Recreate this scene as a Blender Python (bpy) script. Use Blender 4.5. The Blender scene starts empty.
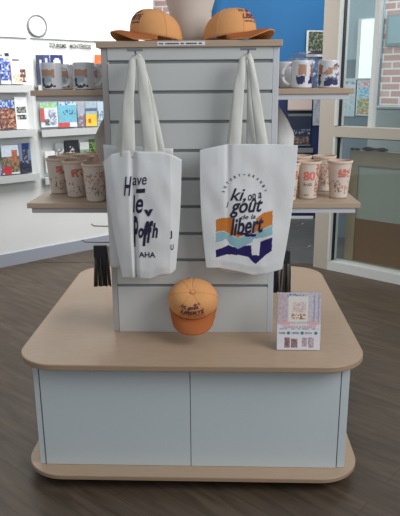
import bpy, bmesh, math, random
from mathutils import Vector, Matrix, noise
random.seed(7)
SC = bpy.context.scene
COL = SC.collection
PI = math.pi

def lin(c):
    r = []
    for x in c[:3]:
        x = x/255.0
        r.append(x/12.92 if x <= .04045 else ((x+.055)/1.055)**2.4)
    return (r[0], r[1], r[2], 1.0)

# ------------------------------------------------------------------ materials
def mat(name, col, rough=.6, metal=0, bump=0, bscale=80, var=0, vscale=6, spec=.5, attr=False, trans=0, coat=0, stretch=None):
    m = bpy.data.materials.new(name); m.use_nodes = True
    nt = m.node_tree; b = nt.nodes['Principled BSDF']
    b.inputs['Roughness'].default_value = rough
    b.inputs['Metallic'].default_value = metal
    b.inputs['Specular IOR Level'].default_value = spec
    b.inputs['Coat Weight'].default_value = coat
    if trans: b.inputs['Transmission Weight'].default_value = trans
    c = lin(col); b.inputs['Base Color'].default_value = c
    tc = nt.nodes.new('ShaderNodeTexCoord'); mp = nt.nodes.new('ShaderNodeMapping')
    nt.links.new(tc.outputs['Object'], mp.inputs['Vector'])
    if stretch: mp.inputs['Scale'].default_value = stretch
    src = None
    if attr:
        a = nt.nodes.new('ShaderNodeAttribute'); a.attribute_name = 'Col'; src = a.outputs['Color']
    if var:
        n = nt.nodes.new('ShaderNodeTexNoise'); n.inputs['Scale'].default_value = vscale; n.inputs['Detail'].default_value = 6
        nt.links.new(mp.outputs['Vector'], n.inputs['Vector'])
        mr = nt.nodes.new('ShaderNodeMapRange'); mr.inputs['From Min'].default_value = .25; mr.inputs['From Max'].default_value = .75
        mr.inputs['To Min'].default_value = 1-var; mr.inputs['To Max'].default_value = 1+var
        nt.links.new(n.outputs['Fac'], mr.inputs['Value'])
        mx = nt.nodes.new('ShaderNodeVectorMath'); mx.operation = 'SCALE'
        if src: nt.links.new(src, mx.inputs[0])
        else: mx.inputs[0].default_value = c[:3]
        nt.links.new(mr.outputs['Result'], mx.inputs['Scale']); src = mx.outputs['Vector']
    if src: nt.links.new(src, b.inputs['Base Color'])
    if bump:
        n = nt.nodes.new('ShaderNodeTexNoise'); n.inputs['Scale'].default_value = bscale; n.inputs['Detail'].default_value = 3
        nt.links.new(mp.outputs['Vector'], n.inputs['Vector'])
        bp = nt.nodes.new('ShaderNodeBump'); bp.inputs['Strength'].default_value = bump; bp.inputs['Distance'].default_value = .004
        nt.links.new(n.outputs['Fac'], bp.inputs['Height']); nt.links.new(bp.outputs['Normal'], b.inputs['Normal'])
    return m

def emis(name, col, s):
    m = mat(name, col); b = m.node_tree.nodes['Principled BSDF']
    b.inputs['Emission Color'].default_value = lin(col); b.inputs['Emission Strength'].default_value = s
    return m

def clear(name, tint, gloss=.1, rough=.05):
    m = bpy.data.materials.new(name); m.use_nodes = True; nt = m.node_tree
    nt.nodes.clear(); o = nt.nodes.new('ShaderNodeOutputMaterial')
    t = nt.nodes.new('ShaderNodeBsdfTransparent'); t.inputs[0].default_value = lin(tint)
    g = nt.nodes.new('ShaderNodeBsdfGlossy'); g.inputs['Roughness'].default_value = rough
    x = nt.nodes.new('ShaderNodeMixShader'); x.inputs[0].default_value = gloss
    nt.links.new(t.outputs[0], x.inputs[1]); nt.links.new(g.outputs[0], x.inputs[2]); nt.links.new(x.outputs[0], o.inputs[0])
    return m

def planks(name, c1, c2, c3, ang, L=1.1, W=.14, rough=.45):
    m = bpy.data.materials.new(name); m.use_nodes = True; nt = m.node_tree; b = nt.nodes['Principled BSDF']
    tc = nt.nodes.new('ShaderNodeTexCoord'); mp = nt.nodes.new('ShaderNodeMapping'); mp.inputs['Rotation'].default_value = (0, 0, ang)
    nt.links.new(tc.outputs['Object'], mp.inputs['Vector'])
    br = nt.nodes.new('ShaderNodeTexBrick'); br.offset = .37; br.inputs['Scale'].default_value = 1
    br.inputs['Brick Width'].default_value = L; br.inputs['Row Height'].default_value = W; br.inputs['Mortar Size'].default_value = .0018
    br.inputs['Color1'].default_value = lin(c1); br.inputs['Color2'].default_value = lin(c2); br.inputs['Mortar'].default_value = lin([x*.8 for x in c1])
    nt.links.new(mp.outputs['Vector'], br.inputs['Vector'])
    mp2 = nt.nodes.new('ShaderNodeMapping'); mp2.inputs['Scale'].default_value = (1.6, 13, 1)
    nt.links.new(mp.outputs['Vector'], mp2.inputs['Vector'])
    n = nt.nodes.new('ShaderNodeTexNoise'); n.inputs['Scale'].default_value = 2.2; n.inputs['Detail'].default_value = 8; n.inputs['Distortion'].default_value = .6
    nt.links.new(mp2.outputs['Vector'], n.inputs['Vector'])
    rp = nt.nodes.new('ShaderNodeMapRange'); rp.inputs['From Min'].default_value = .3; rp.inputs['From Max'].default_value = .72
    nt.links.new(n.outputs['Fac'], rp.inputs['Value'])
    mx = nt.nodes.new('ShaderNodeMix'); mx.data_type = 'RGBA'; mx.inputs['B'].default_value = lin(c3)
    nt.links.new(rp.outputs['Result'], mx.inputs['Factor']); nt.links.new(br.outputs['Color'], mx.inputs['A'])
    nt.links.new(mx.outputs['Result'], b.inputs['Base Color'])
    b.inputs['Roughness'].default_value = rough; b.inputs['Specular IOR Level'].default_value = .4
    return m

def brickm(name):
    m = bpy.data.materials.new(name); m.use_nodes = True; nt = m.node_tree; b = nt.nodes['Principled BSDF']
    tc = nt.nodes.new('ShaderNodeTexCoord'); sp = nt.nodes.new('ShaderNodeSeparateXYZ'); cb = nt.nodes.new('ShaderNodeCombineXYZ')
    nt.links.new(tc.outputs['Object'], sp.inputs[0]); nt.links.new(sp.outputs['X'], cb.inputs['X']); nt.links.new(sp.outputs['Z'], cb.inputs['Y'])
    br = nt.nodes.new('ShaderNodeTexBrick'); br.inputs['Scale'].default_value = 1
    br.inputs['Brick Width'].default_value = .17; br.inputs['Row Height'].default_value = .059; br.inputs['Mortar Size'].default_value = .007
    br.inputs['Color1'].default_value = lin((206, 176, 172)); br.inputs['Color2'].default_value = lin((186, 150, 144)); br.inputs['Mortar'].default_value = lin((228, 228, 224))
    nt.links.new(cb.outputs[0], br.inputs['Vector']); nt.links.new(br.outputs['Color'], b.inputs['Base Color'])
    b.inputs['Roughness'].default_value = .9
    return m

M = {}
M['wall'] = mat('wall_white', (238, 238, 236), .9, bump=.1, bscale=60, var=.02, vscale=3)
M['blue'] = mat('wall_blue', (48, 114, 168), .85, bump=.1, bscale=60, var=.03, vscale=3)
M['skirt'] = mat('baseboard_grey', (168, 173, 184), .5)
M['floor'] = planks('floor_planks', (92, 78, 64), (103, 88, 72), (68, 58, 47), math.radians(39.6))
M['gfloor'] = planks('grey_planks', (90, 91, 88), (98, 99, 96), (78, 79, 77), 0)
M['frame'] = mat('frame_cream', (186, 177, 164), .5)
M['bead'] = mat('frame_white', (214, 216, 212), .5)
M['glass'] = clear('window_glass', (248, 252, 252), .06, .02)
M['acryl'] = clear('acrylic', (252, 253, 253), .03, .1)
M['wrap'] = clear('cellophane', (236, 238, 242), .16, .25)
M['seal'] = mat('rubber_seal', (30, 36, 42), .6)
M['brick'] = brickm('brick')
M['oak'] = mat('pale_oak', (182, 156, 130), .45, var=.07, vscale=5, stretch=(3, 40, 40), coat=.1)
M['oakd'] = mat('oak_edge', (168, 142, 116), .5, var=.05, vscale=5, stretch=(3, 40, 40))
M['oaks'] = mat('oak_shelf', (184, 161, 138), .5, var=.06, vscale=5, stretch=(3, 40, 40))
M['panel'] = mat('white_panel', (206, 215, 217), .35, var=.01)
M['slat'] = mat('slat_white', (206, 208, 205), .4, var=.012)
M['groove'] = mat('groove_aluminium', (140, 143, 143), .5)
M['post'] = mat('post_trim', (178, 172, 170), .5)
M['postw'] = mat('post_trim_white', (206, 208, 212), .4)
M['dark'] = mat('dark_void', (22, 20, 20), .8)
M['steel'] = mat('steel', (150, 152, 156), .3, metal=.9)
M['blk'] = mat('black_rubber', (24, 24, 26), .6)
M['cotton'] = mat('cotton', (224, 225, 224), .95, bump=.35, bscale=420, var=.025, vscale=14, attr=True, spec=.1)
M['cotton2'] = mat('cotton_plain', (228, 228, 224), .95, bump=.35, bscale=420, var=.03, vscale=14, spec=.1)
M['cottonb'] = mat('cotton_beige_shade', (202, 190, 180), .95, bump=.35, bscale=420, var=.04, vscale=14, spec=.1)  # left side tote: beige with its shade mixed into the colour
M['strap'] = mat('cotton_strap', (222, 222, 214), .95, bump=.4, bscale=420, var=.04, vscale=20, spec=.1)
M['ink'] = mat('navy_ink', (38, 36, 66), .8)
M['purple'] = mat('purple_thread', (92, 34, 66), .8)
M['cap'] = mat('orange_twill', (226, 164, 108), .9, bump=.3, bscale=500, var=.03, vscale=20, spec=.15)
M['capshade'] = mat('visor_shade', (176, 104, 62), .95, spec=.1)  # visor underside: its shade is put into a darker orange
M['cera'] = mat('glazed_ceramic', (225, 225, 228), .2, attr=True, coat=.4)
M['cera2'] = mat('glazed_handle', (226, 226, 228), .2, coat=.4)
M['cupm'] = mat('frosted_cup', (240, 205, 180), .4, attr=True, trans=.3, bump=.05)
M['cupin'] = mat('frosted_cup_inside', (226, 198, 176), .6)
M['red'] = mat('red_print', (232, 128, 112), .7)
M['darkp'] = mat('dark_print', (140, 110, 98), .7)
M['paper'] = mat('printed_paper', (255, 255, 255), .5, attr=True)
M['white'] = mat('white_plastic', (236, 236, 236), .5)
M['lip'] = mat('clear_ledge', (196, 198, 198), .4)
M['vase'] = mat('vase_plaster', (214, 204, 194), .75, var=.02, bump=.05)
M['grey'] = mat('grey_rim', (120, 120, 122), .5)
M['gtext'] = mat('grey_text', (66, 64, 62), .8)
M['navy'] = mat('navy_laminate', (26, 40, 84), .5)
M['bgrey'] = mat('blue_grey_reflection', (150, 170, 178), .7, var=.05, vscale=2)
M['bgrey2'] = mat('slate_reflection_plinth', (108, 126, 136), .7)
M['litw'] = emis('daylit_panel', (214, 238, 240), .8)
M['boardf'] = mat('tan_board_frame', (150, 134, 110), .7, var=.03)
M['boardg'] = mat('grey_green_felt', (158, 162, 150), .9, var=.02)
M['boardb'] = mat('brown_felt', (122, 92, 68), .9, var=.04, vscale=30)
M['conc'] = mat('concrete_grey', (150, 160, 160), .9, var=.05)
M['teal'] = mat('teal_ink', (70, 130, 150), .7)
M['pinki'] = mat('pink_ink', (214, 160, 165), .7)

# ------------------------------------------------------------------ mesh builder
class MB:
    def __init__(s): s.v = []; s.f = []; s.m = []; s.c = []; s.sm = []
    def add(s, vs, fs, mi=0, col=None, smooth=False):
        o = len(s.v); s.v += [Vector(p) for p in vs]
        for i, f in enumerate(fs):
            s.f.append([o+k for k in f]); s.m.append(mi); s.sm.append(smooth)
            s.c.append(col[i] if isinstance(col, list) else col)
    def box(s, x0, x1, y0, y1, z0, z1, mi=0, col=None):
        v = [(x, y, z) for z in (z0, z1) for y in (y0, y1) for x in (x0, x1)]
        s.add(v, [(0, 2, 3, 1), (4, 5, 7, 6), (0, 1, 5, 4), (2, 6, 7, 3), (0, 4, 6, 2), (1, 3, 7, 5)], mi, col)
    def prism(s, pts, z0, z1, mi=0, mside=None, bev=0):
        n = len(pts); ms = mi if mside is None else mside
        if bev:
            cx = sum(p[0] for p in pts)/n; cy = sum(p[1] for p in pts)/n
            def sh(p): 
                d = Vector((p[0]-cx, p[1]-cy)); l = d.length; d = d*(1-bev/l); return (cx+d.x, cy+d.y)
            rings = [([sh(p) for p in pts], z0), (pts, z0+bev), (pts, z1-bev), ([sh(p) for p in pts], z1)]
        else: rings = [(pts, z0), (pts, z1)]
        v = [(p[0], p[1], z) for r, z in rings for p in r]; k = len(rings)
        f = [(r*n+i, r*n+(i+1) % n, (r+1)*n+(i+1) % n, (r+1)*n+i) for r in range(k-1) for i in range(n)]
        s.add(v, f, ms); o = len(s.v)-len(v)
        s.f += [[o+i for i in reversed(range(n))], [o+(k-1)*n+i for i in range(n)]]
        s.m += [mi, mi]; s.c += [None, None]; s.sm += [False, False]
    def tube(s, pts, r, seg=8, mi=0, rr=None):
        pts = [Vector(p) for p in pts]; n = len(pts); v = []
        up = Vector((0, 0, 1))
        for i, p in enumerate(pts):
            t = (pts[min(i+1, n-1)]-pts[max(i-1, 0)]).normalized()
            a = t.cross(up)
            if a.length < 1e-3: a = t.cross(Vector((1, 0, 0)))
            a.normalize(); b = a.cross(t).normalized(); q = rr[i] if rr else r
            v += [p+(a*math.cos(2*PI*k/seg)+b*math.sin(2*PI*k/seg))*q for k in range(seg)]
        f = [(i*seg+k, i*seg+(k+1) % seg, (i+1)*seg+(k+1) % seg, (i+1)*seg+k) for i in range(n-1) for k in range(seg)]
        f += [tuple(reversed(range(seg))), tuple((n-1)*seg+k for k in range(seg))]
        s.add(v, f, mi, None, True)
    def lathe(s, prof, seg=40, mi=0, colf=None, cx=0, cy=0, cz=0):
        v = []; f = []; c = []
        for r, z in prof: v += [(cx+r*math.cos(2*PI*k/seg), cy+r*math.sin(2*PI*k/seg), cz+z) for k in range(seg)]
        for i in range(len(prof)-1):
            for k in range(seg):
                f.append((i*seg+k, i*seg+(k+1) % seg, (i+1)*seg+(k+1) % seg, (i+1)*seg+k))
                c.append(colf(2*PI*(k+.5)/seg, (prof[i][1]+prof[i+1][1])/2, i) if colf else None)
        s.add(v, f, mi, c if colf else None, True)
    def grid(s, fn, nu, nv, mi=0, colf=None, smooth=True, skip=None):
        v = [fn(i/nu, j/nv) for j in range(nv+1) for i in range(nu+1)]; f = []; c = []
        for j in range(nv):
            for i in range(nu):
                if skip and skip((i+.5)/nu, (j+.5)/nv): continue
                a = j*(nu+1)+i; f.append((a, a+1, a+nu+2, a+nu+1))
                c.append(colf((i+.5)/nu, (j+.5)/nv) if colf else None)
        s.add(v, f, mi, c if colf else None, smooth)
    def build(s, name, mats, parent=None, world=False, kind=None, bevel=0, solid=0, label=None, sub=0, weld=False):
        me = bpy.data.meshes.new(name)
        vs = s.v
        if world and parent is not None:
            inv = rootmat(parent).inverted(); vs = [inv @ p for p in vs]
        me.from_pydata([tuple(p) for p in vs], [], s.f)
        if not isinstance(mats, (list, tuple)): mats = [mats]
        for m in mats: me.materials.append(m)
        me.polygons.foreach_set('material_index', s.m)
        me.polygons.foreach_set('use_smooth', s.sm)
        if any(c is not None for c in s.c):
            at = me.color_attributes.new('Col', 'FLOAT_COLOR', 'CORNER'); d = []
            for poly, c in zip(me.polygons, s.c):
                d += list(lin(c) if c is not None else (1, 1, 1, 1))*poly.loop_total
            at.data.foreach_set('color', d)
        me.update()
        o = bpy.data.objects.new(name, me); COL.objects.link(o)
        if parent is not None: o.parent = parent
        if kind: o['kind'] = kind
        if label: o['label'] = label
        if weld:
            w = o.modifiers.new('w', 'WELD'); w.merge_threshold = .0002
        if solid:
            w = o.modifiers.new('s', 'SOLIDIFY'); w.thickness = solid; w.offset = 0
        if bevel:
            w = o.modifiers.new('b', 'BEVEL'); w.width = bevel; w.segments = 2; w.limit_method = 'ANGLE'; w.angle_limit = math.radians(40)
        return o

def rootmat(o):
    m = Matrix.Translation(o.location) @ o.rotation_euler.to_matrix().to_4x4()
    return rootmat(o.parent) @ m if o.parent else m

def tag(o, label, cat, group=None):
    o['label'] = label; o['category'] = cat
    if group: o['group'] = group
    return o
def thing(name, label, cat, loc=(0, 0, 0), rot=0, group=None):
    o = bpy.data.objects.new(name, None); COL.objects.link(o); o.empty_display_size = .05
    o.location = loc; o.rotation_euler = rot if isinstance(rot, tuple) else (0, 0, rot)
    return tag(o, label, cat, group)
def dup(root, loc, rot, label, group=None):
    def cp(o, par):
        c = o.copy(); COL.objects.link(c); c.parent = par
        for ch in [x for x in list(bpy.data.objects) if x.parent == o]: cp(ch, c)
        return c
    r = root.copy(); COL.objects.link(r); r.location = loc; r.rotation_euler = (0, 0, rot); r['label'] = label
    if group: r['group'] = group
    for ch in [x for x in list(bpy.data.objects) if x.parent == root]: cp(ch, r)
    return r

TC = {}
def text2d(s, bold=0.0, shear=0.0):
    k = (s, bold, shear)
    if k in TC: return TC[k]
    cu = bpy.data.curves.new('tmp_text', 'FONT'); cu.body = s; cu.offset = bold; cu.shear = shear; cu.resolution_u = 4
    ob = bpy.data.objects.new('tmp_text', cu); COL.objects.link(ob)
    dg = bpy.context.evaluated_depsgraph_get(); me = ob.evaluated_get(dg).to_mesh()
    bm = bmesh.new(); bm.from_mesh(me); bmesh.ops.triangulate(bm, faces=bm.faces[:])
    for _ in range(3):
        e = [x for x in bm.edges if x.calc_length() > .14]
        if not e: break
        bmesh.ops.subdivide_edges(bm, edges=e, cuts=1); bmesh.ops.triangulate(bm, faces=bm.faces[:])
    bm.verts.index_update()
    vs = [(p.co.x, p.co.y) for p in bm.verts]; fs = [tuple(q.index for q in p.verts) for p in bm.faces]; bm.free()
    ob.evaluated_get(dg).to_mesh_clear(); bpy.data.objects.remove(ob); bpy.data.curves.remove(cu)
    xs = [p[0] for p in vs]; ys = [p[1] for p in vs]
    w = max(xs)-min(xs); h = max(ys)-min(ys)
    vs = [((p[0]-min(xs))/w, (p[1]-min(ys))/h) for p in vs]
    TC[k] = (vs, fs, w/h); return TC[k]
def put_text(mb, s, x0, x1, z0, z1, fn, mi=0, bold=0, shear=0, rot=0):
    vs, fs, ar = text2d(s, bold, shear); cx = (x0+x1)/2; cz = (z0+z1)/2; out = []
    for a, b in vs:
        x = (a-.5)*(x1-x0); z = (b-.5)*(z1-z0); c, q = math.cos(rot), math.sin(rot)
        out.append(fn(cx+x*c-z*q, cz+x*q+z*c))
    mb.add(out, fs, mi)

# ------------------------------------------------------------------ camera
fw = Vector((-0.03533095, 0.96226403, -0.26981413)); rt = Vector((0.99937301, 0.03464152, -0.00731806)); up = Vector((-0.00230486, 0.26990352, 0.96288461))
cam = bpy.data.cameras.new('camera'); co = bpy.data.objects.new('camera', cam); COL.objects.link(co)
rt = fw.cross(up).normalized(); up = rt.cross(fw).normalized(); fw.normalize()
mw = Matrix((rt, up, -fw)).transposed().to_4x4(); mw.translation = Vector((.1096, -2.1715, 1.3966)); co.matrix_world = mw
cam.sensor_fit = 'HORIZONTAL'; cam.sensor_width = 36; cam.lens = 36*610.4/400; cam.clip_start = .05
SC.camera = co

# ------------------------------------------------------------------ room
def struct(mb, name, m, **k): return mb.build(name, m, kind='structure', **k)
LW = (-1.684, 2.51); LA = math.atan2(.591, .637)
RW = (.84, 2.592); RA = math.atan2(-.474, .573)
def wallroot_pt(base, ang, s, n, z):   # n: distance out of the wall into the room (negative = behind)
    return Vector((base[0]+math.cos(ang)*s+math.sin(ang)*n, base[1]+math.sin(ang)*s-math.cos(ang)*n, z))
def wbox(mb, base, ang, s0, s1, n0, n1, z0, z1, mi=0):
    c = [wallroot_pt(base, ang, s, n, 0) for s, n in ((s0, n0), (s1, n0), (s1, n1), (s0, n1))]
    v = [(p.x, p.y, z) for z in (z0, z1) for p in c]
    f = [(0, 1, 2, 3), (7, 6, 5, 4), (0, 4, 5, 1), (1, 5, 6, 2), (2, 6, 7, 3), (3, 7, 4, 0)]
    if (n1-n0)*(s1-s0) < 0: f = [tuple(reversed(q)) for q in f]
    mb.add(v, f, mi)
def lstruct(name, m, base, ang, parts, kind='structure', parent=None):
    """parts in wall-local coords; object placed with the wall's rotation"""
    e = Matrix.Translation((base[0], base[1], 0)) @ Matrix.Rotation(ang, 4, 'Z')
    mb = MB()
    for p in parts: mb.box(p[0], p[1], -p[3], -p[2], p[4], p[5], p[6] if len(p) > 6 else 0)
    o = mb.build(name, m, parent=parent, kind=kind)
    if parent is None: o.matrix_world = e
    return o

mb = MB(); mb.box(-4, 5, -3.6, 2.5, -.03, 0)
mb.add([(-4, 2.5, 0), (5, 2.5, 0), (5, 2.66, 0), (-4, 2.66, 0)], [(0, 1, 2, 3)])
struct(mb, 'floor', M['floor'])
mb = MB(); mb.add([(-4, 2.66, 0), (5, 2.66, 0), (5, 7, 0), (-4, 7, 0)], [(0, 1, 2, 3)]); struct(mb, 'floor', M['gfloor'])
# brown floor strip that continues along the left wall
mb = MB(); mb.add([(-3.0, 2.66, .002), (.2, 2.66, .002), (.2, 4.3, .002), (-3.0, 4.3, .002)], [(0, 1, 2, 3)]); struct(mb, 'floor', M['floor'])
lstruct('wall_left', M['wall'], LW, LA, [(-3, 1.614, -.12, 0, 0, 2.7)])
lstruct('baseboard_left', M['skirt'], LW, LA, [(-3, 1.614, 0, .014, 0, .105)])
mb = MB(); mb.box(-.05, .86, 4.72, 4.82, 0, 3.0); struct(mb, 'wall_back', M['blue'])
mb = MB()
v = [(.86, 4.72), (2.2, 5.05), (2.2, 5.15), (.86, 4.82)]
mb.prism(v, 0, 3.0); struct(mb, 'wall_back_right', M['blue'])
lstruct('wall_brick', M['brick'], (-1.6, 4.45), 0, [(0, 1.6, -.15, 0, 0, 3.0)])

# window wall on the right
win = bpy.data.objects.new('window_1', None); COL.objects.link(win); win['kind'] = 'structure'
win.location = (RW[0], RW[1], 0); win.rotation_euler = (0, 0, RA)
def wpart(name, m, parts, **k): return lstruct(name, m, RW, RA, parts, kind=None, parent=win)
wpart('corner_post', [M['frame'], M['bead']], [(.022, .148, -.1, .02, 0, 2.7), (.148, .164, -.09, .024, .075, 1.03, 1), (.148, .164, -.09, .024, 1.112, 2.7, 1)])
wpart('cross_rail', [M['frame']], [(.148, 2.2, -.09, .02, 1.032, 1.108)])
wpart('bottom_rail', [M['bead']], [(.148, 2.2, -.09, .02, 0, .072)])
wpart('mullion', [M['bead']], [(.405, .436, -.06, .0, 1.108, 2.7)])
wpart('top_rail', [M['frame']], [(.148, 2.2, -.09, .02, 2.6, 2.7)])
wpart('window_seal', [M['seal']], [(.164, .168, -.05, -.01, 1.11, 2.6), (.164, .168, -.05, -.01, .072, 1.03), (.171, 2.2, -.06, .006, 1.026, 1.033)])
wpart('pane', [M['glass']], [(.164, .405, -.045, -.039, 1.108, 2.6)])
wpart('pane', [M['glass']], [(.436, 2.2, -.045, -.039, 1.108, 2.6)])
wpart('pane', [M['glass']], [(.164, 2.2, -.045, -.039, .072, 1.032)])

# beyond the glass
def rthing(name, label, cat, s, n, z, group=None):
    p = wallroot_pt(RW, RA, s, n, z); return thing(name, label, cat, p, RA, group)
def rloc(t, n):   # local box helper for things on the window-wall frame
    return None
lstruct('wall_outside', [M['bgrey'], M['bgrey2']], RW, RA, [(-.46, -.012, -1.12, -1.0, 1.62, 3.0), (-.46, -.012, -1.12, -1.0, 0, 1.62, 1)])  # upper and lower tones paint in the room reflections of the glass
lstruct('wall_outside_brick', M['brick'], RW, RA, [(-.012, 2.6, -1.14, -1.02, 0, 3.0)])
t = rthing('outdoor_window', 'tall bright frosted window on the blue-grey wall beyond the glass', 'window', -.145, -.99, 1.45)
mb = MB(); mb.box(-.09, .09, -.005, .01, 0, .5); fr = mb.build('frame', M['bead'], t)
mb = MB(); mb.box(-.055, .078, -.012, -.005, .012, .49); mb.build('pane', M['litw'], fr)
t = rthing('outdoor_window', 'pale blue window set in the brick wall at the right edge', 'window', .21, -1.005, 1.715)
mb = MB(); mb.box(-.19, .19, -.01, .015, 0, .25); mb.build('frame', M['conc'], t)
mb = MB(); mb.box(-.17, .17, -.016, -.01, .02, .23); mb.build('pane', mat('pale_blue_pane', (150, 178, 186), .2), t)
t = tag(lstruct('outdoor_cabinet', M['conc'], RW, RA, []), 'grey concrete block against the brick wall behind the glass', 'cabinet')
bpy.data.objects.remove(t)
t = rthing('utility_box', 'grey boxy cabinet against the brick wall behind the glass', 'cabinet', .33, -.99, .62)
mb = MB(); mb.box(-.29, .4, -.25, 0, 0, .59); mb.build('body', M['conc'], t, bevel=.01)
mb = MB(); mb.box(-.3, .41, -.26, 0, .59, .61); mb.build('lid', M['conc'], t, bevel=.004)
mb = MB(); mb.box(-.29, .4, -.25, 0, -.62, 0); mb.build('plinth', M['bgrey2'], t)

# leaning board behind the lower pane
t = rthing('notice_board', 'tan framed board with grey-green top and brown lower part behind the lower pane', 'board', .228, -.115, .03)
W = 1.5
mb = MB()
mb.box(0, .075, -.02, .02, 0, .9); mb.box(.075, W, -.02, .02, .79, .9); mb.box(.075, W, -.02, .02, 0, .05)
mb.build('frame', M['boardf'], t)
mb = MB(); mb.box(.075, W, -.008, .012, .385, .79); mb.build('upper_panel', M['boardg'], t)
mb = MB(); mb.box(.075, W, -.01, .012, .05, .385); mb.build('lower_panel', M['boardb'], t)
for dx, w, h, lab in ((.12, .2, .03, 'dark folded cloth lying on top of the tan board, the longer one'), (.02, .08, .018, 'small dark scrap lying on the left end of the tan board')):
    t2 = rthing('folded_cloth', lab, 'cloth', .2+dx, -.115, .93)
    mb = MB()
    def fc(u, v, w=w, h=h):
        a = v*2*PI; r = (math.sin(PI*min(max(u, .02), .98))**.4)
        return (u*w, .022*math.cos(a)*r, h*.5+h*.5*math.sin(a)*r*(1+.4*math.sin(u*9)))
    mb.grid(fc, 14, 10); mb.build('cloth_layer', M['seal'], t2)

# patchwork print helper -----------------------------------------------------
def patch(mb, w, h, bg, rects, y=-.0015, nx=None, ny=None, noisy=.1, seed=1, t=.003):
    rnd = random.Random(seed); nx = nx or max(6, int(w/.011)); ny = ny or max(8, int(h/.012))
    nx = min(nx, 40); ny = min(ny, 50)
    def cf(u, v):
        c = bg
        for r in rects:
            if r[0] <= u <= r[2] and r[1] <= v <= r[3]:
                c = r[4] if not isinstance(r[4], list) else rnd.choice(r[4])
        k = 1+noisy*(rnd.random()-.5)
        return tuple(min(255, max(0, x*k)) for x in c)
    mb.grid(lambda u, v: (u*w, y, v*h), nx, ny, 0, cf, smooth=False)
    mb.box(0, w, y+.0004, y+t, 0, h, 0, bg)

# posters beyond glass
def rposter(s0, s1, z0, z1, n, bg, rects, label, seed, name='poster', cat='poster'):
    t = rthing(name, label, cat, s0, n, z0)
    mb = MB(); patch(mb, s1-s0, z1-z0, bg, rects, seed=seed, noisy=.06); mb.build('printed_sheet', M['paper'], t)
    return t
W2 = (222, 226, 226)
rposter(-.345, -.225, 1.13, 1.46, -.99, (176, 196, 202), [(.12, .55, .9, .92, [(196, 208, 210), (186, 200, 204)]), (.2, .2, .8, .4, [(160, 180, 188), (190, 204, 208)]), (.1, .86, .9, .93, [(120, 140, 150), (180, 200, 205)])], 'pale notice sheet beyond the glass, left of the colourful one', 3)
rposter(-.213, -.055, 1.14, 1.444, -.99, (190, 206, 210), [(.1, .82, .9, .95, [(200, 150, 160), (210, 200, 205)]), (.06, .48, .94, .78, [(110, 170, 200), (140, 190, 210), (170, 205, 214)]), (.06, .06, .94, .48, [(90, 150, 120), (210, 190, 120), (190, 120, 110), (120, 170, 150)])], 'colourful poster with blue and green pictures beyond the glass', 4)

# blue wall poster
t = thing('poster', 'white bordered poster of green foliage on the blue wall', 'poster', (1.005, 4.73, 1.70), math.atan2(.33, 1.34))
mb = MB(); patch(mb, .235, .265, (222, 226, 222), [(.08, .1, .98, .95, [(70, 84, 58), (96, 110, 80), (150, 158, 130), (58, 62, 60)]), (.08, .08, .98, .22, [(40, 44, 60), (60, 60, 80)])], seed=5); mb.build('printed_sheet', M['paper'], t)
# navy stand
t = thing('magazine_rack', 'navy magazine rack standing before the blue wall', 'rack', (.70, 4.42, .0))
mb = MB(); mb.box(0, .45, 0, .25, .03, 1.02); mb.box(0, .36, .02, .25, 1.02, 1.45); mb.build('body', M['navy'], t)
for z in (.72, .36):
    mb = MB(); mb.box(.06, .37, -.05, 0, z, z+.02); mb.box(.06, .37, -.052, -.046, z, z+.05); mb.build('ledge', M['grey'], t)
mb = MB(); mb.box(.04, .41, -.002, 0, .0, .03); mb.build('plinth', M['white'], t)
t = thing('poster', 'plain pinkish-beige card at the top of the navy rack', 'poster', (.795, 4.405, 1.15))
mb = MB(); patch(mb, .25, .16, (206, 186, 176), [(.0, 0, 1, .08, (120, 110, 90))], seed=5, noisy=.02); mb.build('printed_sheet', M['paper'], t)
t = thing('magazine', 'dark magazine with pale title and food photo on the navy rack', 'magazine', (.80, 4.40, .79))
mb = MB(); patch(mb, .245, .33, (34, 40, 62), [(.05, .38, .95, .5, [(60, 66, 90), (150, 160, 175), (34, 40, 62)]), (.1, .06, .9, .3, [(150, 120, 100), (90, 70, 66), (60, 60, 74)]), (0, 0, 1, .05, (110, 120, 120)), (.0, .94, 1, 1, (100, 110, 100))], seed=6); mb.build('cover', M['paper'], t)
t = thing('notice_sheet', 'narrow pale notice with fine print hanging beside the navy rack magazine', 'notice', (1.06, 4.405, 1.0))
mb = MB(); patch(mb, .085, .38, (170, 176, 182), [(.15, .05, .85, .3, [(150, 155, 165), (172, 178, 184)]), (.15, .4, .85, .95, [(146, 150, 160), (172, 178, 184)])], seed=7); mb.build('printed_sheet', M['paper'], t)

# ------------------------------------------------------------------ left wall displays
def lthing(name, label, cat, s, n, z, group=None):
    return thing(name, label, cat, wallroot_pt(LW, LA, s, n, z), LA, group)
def rack(s0, s1, label, sides, ledges):
    t = lthing('brochure_rack', label, 'rack', s0, .001, .6)
    mb = MB(); mb.box(0, s1-s0, -.012, -.002, 0, 1.17); mb.build('back_panel', M['acryl'], t)
    mb = MB()
    for x in sides: mb.box(x-s0-.003, x-s0+.003, -.06, -.012, 0, 1.17)
    mb.build('side_panel', M['acryl'], t)
    mb = MB(); mb.box(0, s1-s0, -.014, -.001, 1.17, 1.176); mb.build('top_trim', M['lip'], t)
    for z, z2 in ledges:
        mb = MB(); mb.box(.0, s1-s0-.02, -.075, -.012, z-.6, z-.6+.008); mb.box(0, s1-s0-.02, -.078, -.072, z-.6-.045, z-.6+.008)
        mb.build('ledge', M['lip'], t)
    return t
rack(-.55, .39, 'clear wall rack of brochures at the left edge of the photo', (.385,), ((1.412, 0), (1.075, 0), (.728, 0)))
rk = rack(.418, 1.18, 'clear wall rack of brochures under the lettered header behind the mugs', (.424,), ((1.412, 0), (1.064, 0), (.682, 0)))
mb = MB()
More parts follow.
